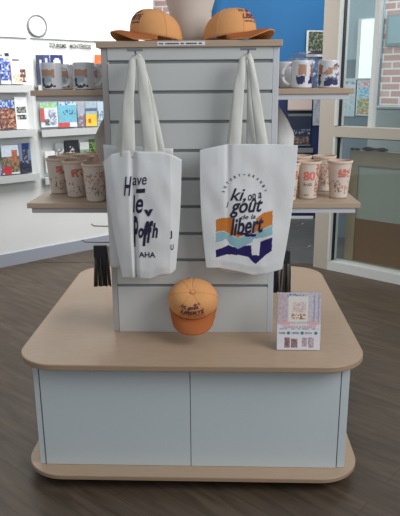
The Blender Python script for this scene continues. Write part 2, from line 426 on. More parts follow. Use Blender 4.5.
put_text(mb, 'TOURISME - MONTÉRÉGIE', .149, .533, 1.106, 1.148, lambda x, z: (x, -.014, z), bold=.03)
mb.build('header_lettering', M['gtext'], rk)

navy, wht = (38, 52, 104), (232, 234, 236)
BR = [
 ('top', .012, .125, 1.429, 1.651, (120, 130, 160), [(0, 0, 1, .8, [(90, 110, 160), (160, 170, 190), (60, 70, 110)])], 'blue patterned brochure on the top ledge, cut by the left edge'),
 ('top', .133, .212, 1.429, 1.653, (222, 226, 234), [(.05, .1, .95, .86, [(70, 90, 170), (120, 140, 200), (190, 200, 225), (50, 60, 130)]), (.0, .88, 1, .98, [(40, 46, 60), (200, 205, 215)])], 'white brochure with a blue mosaic figure on the top ledge'),
 ('top', .22, .335, 1.429, 1.634, (242, 226, 214), [(.1, .05, .7, .35, [(216, 176, 140), (240, 222, 208)]), (.65, .05, .98, .5, [(120, 84, 70), (230, 205, 190), (90, 60, 60)]), (.15, .8, .6, .9, [(90, 90, 110), (220, 215, 215)])], 'cream brochure with brown round shapes on the top ledge'),
 ('top', .434, .484, 1.428, 1.646, (52, 60, 92), [(.45, .55, .75, .85, (222, 226, 232))], 'dark navy brochure with a white square behind the first mug'),
 ('top', .487, .548, 1.428, 1.648, (60, 70, 120), [(.3, .6, .7, .9, (190, 200, 228))], 'blue-violet brochure with a pale spot behind the first mug'),
 ('top', .557, .664, 1.428, 1.65, (40, 50, 110), [(.2, .75, .8, .85, wht), (.3, .85, .7, .9, wht), (0, 0, 1, .6, [(40, 50, 110), (60, 80, 140)])], 'navy brochure with a white dome emblem above the mug handle'),
 ('top', .965, 1.055, 1.427, 1.66, (226, 110, 50), [(.3, .4, .9, .8, [(240, 160, 80), (220, 90, 60), (150, 110, 90)])], 'bright orange brochure beside the display tower'),
 ('mid', -.02, .092, 1.1, 1.335, (226, 226, 226), [(0, .1, 1, .4, [(120, 130, 120), (190, 190, 190)])], 'white brochure on the middle ledge, cut by the left edge'),
 ('mid', .1, .221, 1.094, 1.311, (150, 120, 110), [(0, .72, 1, 1, [(60, 90, 160), (90, 120, 190), (190, 205, 225)]), (0, .0, 1, .72, [(150, 84, 60), (90, 60, 60), (200, 160, 140), (120, 90, 90), (180, 120, 90)])], 'brochure of a red-brown crowd under blue sky on the middle ledge'),
 ('mid', .225, .325, 1.089, 1.332, (236, 238, 238), [(.1, .52, .42, .68, [(70, 74, 76), (150, 156, 150)]), (.5, .52, .9, .68, [(90, 94, 90), (170, 170, 165)]), (.1, .32, .9, .46, [(90, 90, 90), (60, 66, 60), (180, 182, 180)]), (.1, .84, .7, .87, (180, 184, 190))], 'white brochure with three small dark photographs'),
 ('mid', .434, .584, 1.094, 1.282, (222, 230, 232), [(0, .82, 1, 1, [(150, 200, 140), (170, 215, 190)]), (0, .2, .25, .78, [(210, 80, 80), (180, 110, 110)]), (.2, .05, .5, .35, [(70, 80, 90), (120, 130, 130)]), (.45, .1, .95, .7, [(170, 176, 196), (210, 214, 226), (130, 140, 160)])], 'wide leaflet with green top and red left figure below the upper shelf'),
 ('mid', .588, .759, 1.086, 1.286, (120, 186, 206), [(0, .85, 1, 1, [(80, 130, 190), (200, 214, 226)]), (.2, .5, .9, .7, [(60, 110, 150), (120, 186, 206), (120, 186, 206)]), (0, 0, .6, .2, (210, 84, 84)), (.6, 0, 1, .2, (226, 226, 230))], 'turquoise leaflet with swimming dark shapes and red lower corner'),
 ('mid', .769, .836, 1.088, 1.275, (168, 176, 190), [(0, .0, 1, .5, [(150, 110, 120), (120, 130, 150), (190, 190, 200)])], 'narrow grey-pink leaflet between the turquoise and the yellow ones'),
 ('mid', .845, .953, 1.084, 1.281, (166, 186, 200), [(0, .62, 1, .75, (90, 110, 130)), (0, 0, 1, .48, (236, 200, 70)), (.2, .15, .4, .3, (200, 90, 60))], 'leaflet with yellow lower half and grey-blue top'),
 ('mid', .963, 1.063, 1.079, 1.279, (186, 204, 222), [(0, .05, .6, .6, [(120, 150, 190), (210, 216, 220), (110, 120, 100)])], 'pale blue leaflet touching the tower edge on the middle ledge'),
 ('low', -.045, .074, .76, .973, (120, 140, 120), [(0, .4, 1, .9, [(60, 100, 70), (90, 130, 90)]), (0, 0, 1, .3, [(200, 170, 200), (150, 130, 160)])], 'green and lilac brochure on the bottom ledge at the left edge'),
 ('low', .082, .222, .747, .971, (206, 218, 230), [(0, .05, 1, .6, [(110, 90, 70), (80, 96, 60), (170, 120, 90), (140, 130, 110)]), (.6, .4, .95, .85, [(190, 120, 90), (160, 100, 80)]), (.1, 0, .5, .25, (190, 50, 70))], 'village brochure with red corner and pale sky on the bottom ledge'),
 ('low', .226, .324, .743, .979, (120, 134, 160), [(.2, .8, .9, 1, (36, 52, 110)), (.0, .0, 1, .4, [(40, 44, 60), (60, 66, 84)]), (.2, .3, .8, .8, [(70, 80, 100), (130, 144, 170), (50, 56, 70)])], 'dark blue brochure with a standing figure on the bottom ledge'),
 ('low', .447, .537, .731, .901, (232, 234, 232), [(.3, .1, .95, .75, [(70, 74, 72), (110, 112, 106), (50, 52, 52)])], 'short white framed card with a dark picture above the cups'),
 ('low', .542, .62, .731, .96, (150, 154, 156), [(0, 0, 1, .8, [(110, 114, 116), (160, 164, 166), (200, 204, 204)])], 'slim grey leaflet beside the short white framed card'),
 ('low', .63, .762, .721, .978, (36, 38, 44), [(.1, .45, .9, .62, [(210, 214, 214), (60, 60, 66)]), (.35, .62, .65, .8, [(180, 180, 186), (50, 50, 56)]), (.0, .2, 1, .35, [(120, 124, 124), (60, 60, 60)])], 'black leaflet with a white winged shape on the bottom ledge'),
 ('low', .772, .86, .709, .954, (130, 156, 124), [(0, .75, 1, 1, (200, 206, 204)), (.2, .1, .9, .7, [(90, 120, 90), (140, 160, 140), (70, 90, 76)])], 'muted green leaflet right of the black one'),
 ('low', .865, .929, .702, .974, (70, 84, 60), [(0, .5, 1, .9, [(110, 150, 60), (40, 50, 50)])], 'dark leaflet with lime top near the tower on the bottom ledge'),
 ('low', .934, 1.01, .695, .978, (48, 54, 56), [(.2, .4, .9, .95, [(200, 200, 80), (60, 80, 50), (40, 44, 50)])], 'blackish leaflet with yellow-green marks next to the tower'),
]
for i, (tier, s0, s1, z0, z1, bg, rects, lab) in enumerate(BR):
    t = lthing('brochure', lab, 'brochure', s0, .045, z0, 'brochures in the wall racks')
    t.rotation_euler = (0, 0, LA)
    mb = MB(); patch(mb, s1-s0, z1-z0, bg, rects, seed=20+i, noisy=.08, t=.008); mb.build('cover', M['paper'], t)

# round sign
t = lthing('round_sign', 'round white wall sign with a grey rim above the brochures', 'sign', .48, .002, 1.862)
mb = MB(); n = 48; R1 = .077
rim = [(R1*math.cos(a), R1*math.sin(a)) for a in [2*PI*k/n for k in range(n)]]
mb.grid(lambda u, v: ((R1+.008*math.cos(v*2*PI))*math.cos(u*2*PI), -.012+.008*math.sin(v*2*PI), (R1+.008*math.cos(v*2*PI))*math.sin(u*2*PI)), 48, 8); mb.build('rim', M['grey'], t)
mb = MB(); mb.add([(x*.97, -.012, z*.97) for x, z in rim]+[(x*.97, 0, z*.97) for x, z in rim], [tuple(reversed(range(n)))]+[(i, (i+1) % n, n+(i+1) % n, n+i) for i in range(n)]); mb.build('face', M['white'], t)
mb = MB()
for z, w in ((.024, .07), (.008, .09), (-.008, .06), (-.024, .04)):
    k = 0; x = -w/2
    while x < w/2:
        l = .004+.006*random.random(); mb.box(x, min(x+l, w/2), -.0135, -.0125, z, z+.004); x += l+.002
mb.build('fine_lettering', M['lip'], t)

# ------------------------------------------------------------------ display unit
CX, CY = 0.0, .301
def rrect(hx, hy, r, cx=CX, cy=CY, n=14):
    p = []
    for (sx, sy, a0) in ((1, 1, 0), (-1, 1, PI/2), (-1, -1, PI), (1, -1, 1.5*PI)):
        for k in range(n+1):
            a = a0+PI/2*k/n; p.append((cx+sx*(hx-r)+r*math.cos(a), cy+sy*(hy-r)+r*math.sin(a)))
    return p
D = thing('display_stand', 'white slatwall retail display on a square oak-topped base with rounded corners', 'display stand', (CX, CY, 0))
def dp(mb, name, m, **k): return mb.build(name, m, D, world=True, **k)
mb = MB(); mb.prism(rrect(.611, .597, .15), .471, .493, 0, 1, bev=.003); dp(mb, 'base_top', [M['oak'], M['oakd']])
mb = MB(); mb.prism(rrect(.61, .60, .15), .046, .063, 0, 1, bev=.002); dp(mb, 'plinth_board', [M['oak'], M['oakd']])
for sx in (-1, 1):
    for sy in (-1, 1):
        mb = MB(); x = sx*.42; y = CY+sy*.4
        mb.grid(lambda u, v: (x-.012+.024*(v), y+.021*math.cos(u*2*PI), .023+.021*math.sin(u*2*PI)), 20, 1)
        mb.add([(x-.012, y+.021*math.cos(a), .023+.021*math.sin(a)) for a in [2*PI*k/20 for k in range(20)]], [tuple(range(20))])
        mb.add([(x+.012, y+.021*math.cos(a), .023+.021*math.sin(a)) for a in [2*PI*k/20 for k in range(20)]], [tuple(range(20))])
        mb.box(x-.018, x+.018, y-.018, y+.018, .040, .046)
        dp(mb, 'caster', M['blk'])
yf, yb = -.232, .834
mb = MB(); mb.box(-.53, .53, yf+.02, yb-.02, .063, .471); dp(mb, 'carcass', M['dark'])
mb = MB(); mb.box(-.532, -.0012, yf, yf+.018, .064, .470); dp(mb, 'front_panel', M['panel'], bevel=.0008)
mb = MB(); mb.box(.0012, .524, yf, yf+.018, .064, .470); dp(mb, 'front_panel', M['panel'], bevel=.0008)
mb = MB(); mb.box(-.555, -.5365, yf+.003, yb, .064, .470); dp(mb, 'side_panel', M['panel'], bevel=.001)
mb = MB(); mb.box(.528, .555, yf+.003, yb, .064, .470); dp(mb, 'side_panel', M['panel'], bevel=.001)
mb = MB(); mb.box(-.532, .524, yb-.018, yb, .064, .470); dp(mb, 'back_panel', M['panel'])
# tower
T0, T1 = .493, 1.526
mb = MB(); mb.box(-.279, .279, .0085, .5935, T0, T1); dp(mb, 'tower_core', M['groove'])
def slats(axis, s):
    mb = MB(); zs = [1.48-.1*k for k in range(9)]
    edges = [T1]+zs+[T0]
    for i in range(len(edges)-1):
        z1 = edges[i]-(.0055 if i else 0); z0 = edges[i+1]+(.0055 if i < len(edges)-2 else 0)
        if axis == 'y':
            y = (0, .0085) if s < 0 else (.5935, .602)
            mb.box(-.281, .281, y[0], y[1], z0, z1)
        else:
            x = (-.293, -.279) if s < 0 else (.279, .293)
            mb.box(x[0], x[1], .02, .582, z0, z1)
    return mb
for ax, s, nm in (('y', -1, 'slat_panel'), ('y', 1, 'slat_panel'), ('x', -1, 'slat_panel'), ('x', 1, 'slat_panel')):
    dp(slats(ax, s), nm, M['slat'], bevel=.0015)
for sx in (-1, 1):
    for y0, y1 in ((.002, .02), (.582, .60)):
        mb = MB(); mb.box(min(sx*.2815, sx*.303), max(sx*.2815, sx*.303), y0, y1, T0, T1)
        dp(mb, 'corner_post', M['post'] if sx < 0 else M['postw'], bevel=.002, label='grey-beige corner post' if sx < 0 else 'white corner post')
mb = MB(); mb.box(-.316, .312, -.012, .614, T1, 1.5475); dp(mb, 'top_board', M['oaks'], bevel=.002)
# name strip on the top board
t = thing('label_strip', 'thin white label strip with tiny black print on the top board edge', 'label', (-.108, -.0125, 1.531))
mb = MB(); mb.box(0, .161, -.001, 0, 0, .0125); mb.build('strip', M['white'], t)
mb = MB(); x = .006; rnd = random.Random(3)
while x < .15:
    l = .002+.004*rnd.random(); mb.box(x, x+l, -.0018, -.001, .004, .0085); x += l+.0015+(.006 if rnd.random() < .15 else 0)
mb.build('fine_print', M['ink'], t)
# shelves
def shelf(sx, z, xo, label):
    t = thing('shelf', label, 'shelf', (sx*.30, .3, z-.04), 0, 'shelves on the sides of the tower')
    a, b = sorted((sx*.304, sx*xo))
    mb = MB(); mb.box(a, b, .049, .553, z-.019, z); mb.build('shelf_board', M['oaks'], t, world=True, bevel=.0015)
    a2, b2 = sorted((sx*.304, sx*(xo-.016)))
    mb = MB()
    mb.box(a2, b2, .056, .074, z-.038, z-.019); mb.box(a2, b2, .53, .546, z-.038, z-.019)
    e = sorted((sx*(xo-.016), sx*(xo-.034))); mb.box(e[0], e[1], .074, .53, z-.038, z-.019)
    mb.build('support_frame', M['postw'] if sx > 0 else M['post'], t, world=True, bevel=.001)  # left frames greyer than right: the light difference is painted in
    return t
shelf(-1, 1.389, .57, 'upper left oak shelf carrying the grey-white mugs')
shelf(1, 1.389, .57, 'upper right oak shelf carrying the white mugs')
shelf(-1, .984, .617, 'lower left oak shelf carrying peach cups')
shelf(1, .984, .617, 'lower right oak shelf carrying peach cups')

# ------------------------------------------------------------------ hooks and totes
def hook(x, label):
    t = thing('display_hook', label, 'hook', (x, 0, 1.483), 0, 'T-ended hooks at the top of the tower')
    mb = MB(); mb.tube([(0, -.004, 0), (0, -.03, .006), (0, -.09, .022), (0, -.098, .028)], .003); mb.box(-.012, .012, -.006, .0, -.012, .012); mb.build('arm', M['steel'], t)
    mb = MB(); mb.box(-.026, .026, -.102, -.098, .026, .034); mb.build('end_plate', M['steel'], t, bevel=.001)
hook(-.172, 'T-ended steel hook holding the left tote bags')
hook(.194, 'T-ended steel hook holding the right tote bags')

def interp(pts, p):
    for i in range(len(pts)-1):
        if p <= pts[i+1][0] or i == len(pts)-2:
            a, b = pts[i], pts[i+1]; t = (p-a[0])/(b[0]-a[0])
            return [a[k]+(b[k]-a[k])*t for k in range(1, len(a))]
def tote(label, top, bot, y0, th, fold=None, colf=None, nu=40, nv=40, straps=(), m=None, bow=0, group='cotton tote bags on the front hooks', wob=.007, seed=0):
    xs = [p[1] for p in top]; cx = sum(xs)/len(xs); zb = min(p[2] for p in bot)
    t = thing('tote_bag', label, 'tote bag', (cx, y0, zb), 0, group)
    def pos(p, q, side):
        a = interp(top, p); b = interp(bot, p)
        q2 = q; x = a[0]+(b[0]-a[0])*q2; z = a[1]+(b[1]-a[1])*q2
        x += bow*math.sin(PI*q)*(p-.5)*2
        e = math.sin(PI*min(max(p, 0), 1))**.85 if 0 < p < 1 else 0
        body = e*(.35+.65*math.sin(PI*(.15+.6*q)))*(1 if q < .93 else max(.15, 1-(q-.93)/.07*.85))
        w = wob*(noise.noise(Vector((x*9+seed, z*7, side*3)))+.5*noise.noise(Vector((x*22, z*14+seed, side*5))))*min(1, e*1.5)
        y = y0+side*th*body+w
        if fold: y += fold(p, q)
        return Vector((x, y, z))
    mb = MB()
    mb.grid(lambda u, v: pos(u, v, -1), nu, nv, 0, colf(lambda u, v: pos(u, v, -1)) if colf else (lambda u, v: (228, 229, 228)))
    mb.grid(lambda u, v: pos(1-u, v, 1), max(12, nu//4), max(12, nv//4), 0, lambda u, v: (228, 229, 228))
    body = mb.build('bag_body', m or M['cotton'], t, world=True, solid=.0016)
    for st in straps:
        mb = MB(); P = st['pts']; W = st['w']; n = 20; L = []
        def sp(s):
            k = s*(len(P)-1); i = min(int(k), len(P)-2); f = k-i
            a, b = Vector(P[i]), Vector(P[i+1]); w = W[i]+(W[i+1]-W[i])*f
            return a.lerp(b, f), w
        def fn(u, v):
            c, w = sp(v); cur = .004*math.sin(PI*u)+.0015*math.sin(v*17+u*5)
            return (c.x+(u-.5)*w, c.y-cur, c.z)
        mb.grid(fn, 6, n); mb.build('handle', st.get('m', M['strap']), t, world=True, solid=.0025)
    return t, pos

def bodyof(t): return [o for o in bpy.data.objects if o.parent == t and o.name.startswith('bag_body')][0]
# stripes of the right tote
ORG, TEA, NAV, WH = (206, 128, 62), (150, 190, 198), (48, 42, 100), (228, 229, 228)
def wave(x, z):
    px = ((x-.086)/.00347+20)*3.44; py = ((1.079-z)/.00355+43)*3.44
    if not 72 < px < 268: return WH
    def pw(l): return interp(l, px)[0]
    ot = pw([(72, 274), (95, 267), (130, 266), (136, 300), (150, 318), (200, 318), (212, 268), (235, 250), (268, 243)])
    ob = pw([(72, 316), (100, 312), (130, 328), (150, 335), (205, 318), (225, 308), (268, 290)])
    tt = ob+2
    tb = pw([(72, 352), (92, 348), (108, 340), (122, 360), (150, 376), (196, 352), (206, 340), (232, 335), (268, 326)])
    nt = pw([(72, 380), (95, 372), (116, 362), (130, 368), (160, 366), (196, 362), (198, 395), (225, 395), (227, 350), (245, 342), (268, 334)])
    nb = pw([(72, 408), (110, 396), (150, 398), (186, 404), (200, 420), (212, 430), (228, 415), (246, 398), (268, 382)])
    if 200 < px < 224 and 342 < py < 398: return WH
    if 150 < px < 178 and 318 < py < 326: return NAV
    if 172 < px < 212 and 322 < py < 332: return NAV
    if ot < py < ob: return ORG
    if tt < py < tb: return TEA
    if nt < py < nb: return NAV
    return WH
def wavef(pos):
    return lambda u, v: (lambda p: wave(p.x, p.z))(pos(u, v))
tR, posR = tote('white tote bag printed with orange, teal and navy waves on the right hook',
    [(0, .035, 1.190), (.33, .13, 1.209), (.7, .26, 1.209), (1, .366, 1.204)], [(0, .055, .772), (.2, .10, .772), (.45, .17, .758), (.65, .22, .745), (.82, .27, .750), (1, .326, .768)],
    -.072, .010, fold=lambda p, q: .006*math.exp(-((p-.33)/.03)**2)*(1-q), colf=wavef, nu=150, nv=170,
    straps=[{'pts': [(.150, -.066, 1.18), (.152, -.068, 1.212), (.166, -.076, 1.40), (.178, -.072, 1.485), (.19, -.07, 1.497)], 'w': [.044, .044, .034, .022, .02]},
            {'pts': [(.247, -.066, 1.18), (.246, -.068, 1.212), (.222, -.08, 1.36), (.203, -.076, 1.48), (.193, -.07, 1.500)], 'w': [.038, .038, .03, .018, .018]}],
    bow=.008, seed=1)
def on_front(mb_pos, pad=.0022, y=None):
    # closest front-surface depth for a given x,z by a coarse search
    cache = {}
    def f(x, z):
        u, v = .5, .5
        for _ in range(12):
            p = mb_pos(u, v, -1); pu = mb_pos(min(u+.01, 1), v, -1); pv = mb_pos(u, min(v+.01, 1), -1)
            dxu = (pu.x-p.x)/.01; dzu = (pu.z-p.z)/.01; dxv = (pv.x-p.x)/.01; dzv = (pv.z-p.z)/.01
            det = dxu*dzv-dxv*dzu
            if abs(det) < 1e-9: break
            ex, ez = x-p.x, z-p.z
            u += (ex*dzv-dxv*ez)/det; v += (dxu*ez-ex*dzu)/det
            u = min(max(u, .001), .985); v = min(max(v, .001), .985)
        return Vector((x, mb_pos(u, v, -1).y-pad, z))
    return f
fR = on_front(posR)
mb = MB()
def RX(px): return .083+(px/3.44-20)*.00347
def RZ(py): return 1.079-(py/3.44-43)*.00355
def rtxt(s, x0, x1, y0, y1, **k): put_text(mb, s, RX(x0), RX(x1), RZ(y1), RZ(y0), fR, **k)
rtxt('ki,', 124, 178, 166, 215, bold=.012, shear=.35)
rtxt('on a', 184, 232, 184, 204, bold=.012, shear=.35, rot=.2)
rtxt('l', 112, 119, 212, 232, bold=.01, shear=.3)
rtxt('goût', 122, 238, 200, 264, bold=.022, shear=.4, rot=.06)
rtxt('de la', 162, 212, 254, 270, bold=.01, shear=.3, rot=.05)
rtxt('libert', 122, 242, 262, 322, bold=.025, shear=.4, rot=.12)
cxx, czz, rad = RX(173), RZ(192), .0735
chars = 'ISTORY-GRANBY'
for i, ch in enumerate(chars):
    a = math.radians(168-i*(154/(len(chars)-1)))
    x = cxx+rad*math.cos(a); z = czz+rad*math.sin(a)
    w = .003 if ch == 'I' else .0072; h = .0095
    if ch == '-': h = .002
    put_text(mb, ch, x-w/2, x+w/2, z-h/2, z+h/2, fR, bold=.02, rot=a-PI/2)
mb.build('printed_lettering', M['ink'], bodyof(tR), world=True)

tR2, _ = tote('plain white tote bag tucked behind the wave-printed one on the right hook',
    [(0, .07, 1.185), (.5, .2, 1.20), (1, .335, 1.19)], [(0, .09, .765), (.3, .13, .742), (.6, .2, .738), (1, .30, .765)], -.034, .010, nu=30, nv=30, seed=4,
    straps=[{'pts': [(.210, -.046, 1.16), (.210, -.046, 1.213), (.205, -.046, 1.40), (.197, -.044, 1.47), (.192, -.042, 1.495)], 'w': [.032, .032, .022, .016, .015]},
            {'pts': [(.135, -.046, 1.16), (.142, -.046, 1.213), (.162, -.046, 1.40), (.178, -.044, 1.47), (.188, -.042, 1.494)], 'w': [.032, .032, .022, .018, .015]}])

def foldL(p, q):
    return .026*math.exp(-((p-.40)/.035)**2)*(.5+.5*q)+.02*max(0, (.40-p)/.40)**1.0 + .010*max(0, (p-.85)/.15)
tL, posL = tote('white tote bag with dark brush lettering and a deep vertical fold on the left hook',
    [(0, -.300, 1.150), (.15, -.27, 1.176), (.36, -.205, 1.191), (.44, -.18, 1.188), (.7, -.10, 1.186), (.88, -.06, 1.176), (1, -.028, 1.158)],
    [(0, -.250, .730), (.4, -.20, .734), (.6, -.15, .730), (.75, -.11, .746), (.85, -.075, .750), (1, -.056, .762)],
    -.084, .009, fold=foldL, nu=90, nv=60, bow=.005,
    straps=[{'pts': [(-.212, -.078, 1.165), (-.210, -.080, 1.20), (-.203, -.082, 1.35), (-.184, -.076, 1.48), (-.173, -.07, 1.500)], 'w': [.05, .050, .038, .024, .02]},
            {'pts': [(-.134, -.078, 1.16), (-.133, -.080, 1.198), (-.146, -.082, 1.35), (-.158, -.076, 1.48), (-.168, -.07, 1.502)], 'w': [.05, .05, .04, .028, .02]}], seed=7)
fL = on_front(posL)
mb = MB()
def LX(px): return -.228+(px/3.44-23)*.00338
def LZ(py): return 1.079-(py/3.44-43+40-40)*.00355
def ltxt(s, x0, x1, y0, y1, **k): put_text(mb, s, LX(x0), LX(x1), LZ(y1), LZ(y0), fL, **k)
ltxt('H', 78, 108, 125, 190, bold=.02, shear=.35)
ltxt('ave', 108, 162, 128, 154, bold=.008, shear=.35, rot=.1)
ltxt('-', 120, 156, 166, 180, bold=.02, shear=.2, rot=.08)
ltxt('e', 116, 146, 200, 250, bold=.02, shear=.35)
ltxt('l', 106, 116, 190, 250, bold=.03, shear=.2)
ltxt('v', 148, 182, 236, 260, bold=.05, shear=.1, rot=.1)
ltxt('P', 104, 124, 262, 370, bold=.03, shear=.2)
ltxt('o', 124, 144, 300, 336, bold=.04, shear=.3)
ltxt('f', 138, 166, 276, 364, bold=.06, shear=.35)
ltxt('f', 154, 180, 274, 352, bold=.05, shear=.35)
ltxt('h', 174, 196, 282, 334, bold=.04, shear=.25)
ltxt('AHA', 124, 184, 385, 404, bold=.02)
mb.build('printed_lettering', M['ink'], bodyof(tL), world=True)
mb = MB()
ltxt('J', 238, 246, 310, 338, bold=.03)
mb.build('edge_letter', M['ink'], bodyof(tL), world=True)
mb = MB()
ltxt('U', 240, 250, 358, 378, bold=.03)
mb.build('edge_letter', M['ink'], bodyof(tL), world=True)
tote('plain natural white tote bag behind the lettered one on the left hook',
    [(0, -.306, 1.205), (.4, -.22, 1.20), (1, -.06, 1.19)], [(0, -.300, .757), (.2, -.27, .753), (1, -.08, .775)], -.018, .006, nu=30, nv=30, seed=9,
    straps=[{'pts': [(-.245, -.046, 1.16), (-.240, -.046, 1.213), (-.205, -.046, 1.40), (-.185, -.044, 1.47), (-.174, -.042, 1.495)], 'w': [.032, .032, .022, .016, .015]},
            {'pts': [(-.100, -.046, 1.16), (-.108, -.046, 1.213), (-.14, -.046, 1.40), (-.158, -.044, 1.47), (-.169, -.042, 1.494)], 'w': [.034, .034, .024, .018, .015]}])

# side totes slumping between shelves
def side_tote(sx, label, m):
    t = thing('tote_bag', label, 'tote bag', (sx*.306, .33, .986), 0, 'tote bags on the tower sides')
    def fn(u, v):   # u around, v bottom->top
        a = u*2*PI; zz = .987+v*(.355)
        th = interp([(0, .030), (.35, .034), (.5, .046), (.64, .047), (.8, .032), (1, .007)], v)[0]
        cx = sx*(.3045+th)+sx*.003*math.sin(v*9)
        ly = .14*interp([(0, 1), (.6, 1), (.8, .6), (1, .18)], v)[0]
        return Vector((cx+th*math.copysign(abs(math.cos(a))**.6, math.cos(a)), .34+ly*math.copysign(abs(math.sin(a))**.8, math.sin(a)), zz+.004*math.sin(a*3)*v))
    mb = MB(); mb.grid(fn, 36, 24); k = 36
    mb.add([fn(i/k, 0) for i in range(k)], [tuple(reversed(range(k)))])
    mb.build('bag_body', m, t, world=True)
    mb = MB()
    mb.grid(lambda u, v: (sx*(.308+.004*math.sin(v*PI)), .33+(u-.5)*.03+(v-.5)*.02, 1.325+v*.035), 4, 6); mb.build('handle', m, t, world=True, solid=.002)
side_tote(-1, 'shade-tinted beige tote bag slumped against the tower above the lower left shelf', M['cottonb'])
side_tote(1, 'white tote bag slumped against the tower above the lower right shelf', M['cotton2'])

# ------------------------------------------------------------------ caps
RXC, RYC, HC = .092, .088, .092
def crown(th, ph, o=0):
    r = max(math.cos(ph), 0)**.62; z = HC*math.sin(ph)**.92
    c = math.cos(th)
    x = (RXC+o)*r*c; y = (RYC+o)*r*math.sin(th); z = z*(1+o/HC)
    if c < 0: z *= 1+.12*c*r
    seam = .0012*max(0, 1-abs(((th/(PI/3)) % 1)-.5)*2*14+13) if False else 0
    z += .024*(x+RXC)/(2*RXC)
    return Vector((x, y, z))
def make_cap(label, loc, rot):
    t = thing('baseball_cap', label, 'cap', loc, rot, 'orange baseball caps')
    mb = MB()
    mb.grid(lambda u, v: crown(u*2*PI-PI, v*PI/2*.995), 60, 20, skip=lambda u, v: (abs(u-0) < .075 or abs(u-1) < .075) and v < .3)
    cr = mb.build('crown', [M['cap']], t, solid=.0025)
    # seams
    mb = MB()
    for k in range(6):
        th = PI/6+k*PI/3
        mb.tube([crown(th, v*PI/2*.98/14+.02, .0015) for v in range(15)], .0009, 5)
    mb.build('seam', M['cap'], cr)
    mb = MB(); top = crown(0, PI/2*.995)
    mb.lathe([(.0001, .006), (.005, .0055), (.008, .003), (.008, -.001)], 16, cx=0, cy=0, cz=top.z); mb.build('top_button', M['cap'], cr)
    def vis(u, v):
        s = u*2-1; th = s*1.22
        a = crown(th, 0); L = .068*max(0, 1-abs(s)**2.6)**.6+.004
        x = a.x+L*v; y = a.y*(1+.06*v*(1-abs(s)))
        z = a.z-.030*(y/.085)**2*min(1, v*1.4+.0)+.010*math.sin(PI*min(1,v*.8))*(1-(y/.085)**2)
        return Vector((x, y, max(z, .002)))
    mb = MB(); mb.grid(vis, 36, 10); ob = mb.build('visor', [M['cap'], M['capshade']], t)
    s = ob.modifiers.new('s', 'SOLIDIFY'); s.thickness = .0032; s.offset = -1; s.material_offset = 1; s.use_flip_normals = False
    s.material_offset_rim = 0
    mb = MB()
    mb.grid(lambda u, v: crown(PI-.5+u*1.0, .02+v*.16, .001), 16, 3); bs = mb.build('back_strap', M['cap'], t, solid=.002)
    mb = MB(); b = crown(PI+.12, .1, .004)
    mb.tube([b+Vector((0, -.012, -.008)), b+Vector((0, .012, -.008)), b+Vector((0, .012, .008)), b+Vector((0, -.012, .008)), b+Vector((0, -.012, -.008))], .0014, 6); mb.build('buckle', M['steel'], bs)
    # embroidery
    mb = MB()
    def fc(a, b): return crown(a/RYC, b, .0018)
    def et(s, a0, a1, b0, b1, **k): put_text(mb, s, a0, a1, b0, b1, fc, **k)
    S = 1.0
    et('Ici, goût', -.056*S, .034*S, .80, 1.10, bold=.03, shear=.3)
    et('LIBERTÉ', -.046*S, .052*S, .50, .82, bold=.03, shear=.3)
    et('de la', .010*S, .050*S, 1.08, 1.22, bold=.02, shear=.3)
    mb.v = [Vector(p) for p in mb.v]
    mb.build('embroidery', M['purple'], cr)
    mb = MB()
    et2 = lambda s, a0, a1, b0, b1, **k: put_text(mb, s, a0, a1, b0, b1, fc, **k)
    et2('HISTORY GRANBY', -.042*S, .046*S, .36, .43, bold=.02); mb.build('small_embroidery', M['ink'], cr)
    return t
c1 = make_cap('orange baseball cap on the tower top, visor pointing left', (-.122, .095, 1.548), (0, 0, math.radians(180+30)))
c2 = dup(c1, (.136, .095, 1.548), math.radians(-30), 'orange baseball cap on the tower top, visor pointing right')
c3 = dup(c1, (0, 0, 0), 0, 'orange baseball cap hanging upright against the tower just above the base, visor down')
tau = math.radians(56)
fwd = Vector((0, -math.cos(tau), -math.sin(tau))); upv = Vector((0, -math.sin(tau), math.cos(tau))); side = upv.cross(fwd)
RM = Matrix((fwd, side, upv)).transposed()
c3.rotation_euler = RM.to_euler(); c3.scale = (.84, 1.02, 1.05); c3.location = (.006, -.050, .640)

# ------------------------------------------------------------------ plaster vase
t = thing('tall_vase', 'big pale beige tapering vase standing between the two caps', 'vase', (-.008, .24, 1.548))
mb = MB(); prof = [(.001, 0), (.060, 0), (.064, .004), (.065, .03), (.069, .07), (.077, .11), (.089, .15), (.104, .20), (.118, .26), (.124, .33), (.118, .40), (.1, .46), (.08, .50), (.07, .53), (.078, .56), (.072, .56), (.064, .53), (.075, .49), (.05, .3), (.001, .28)]
mb.lathe(prof, 56); mb.build('vase_body', M['vase'], t)

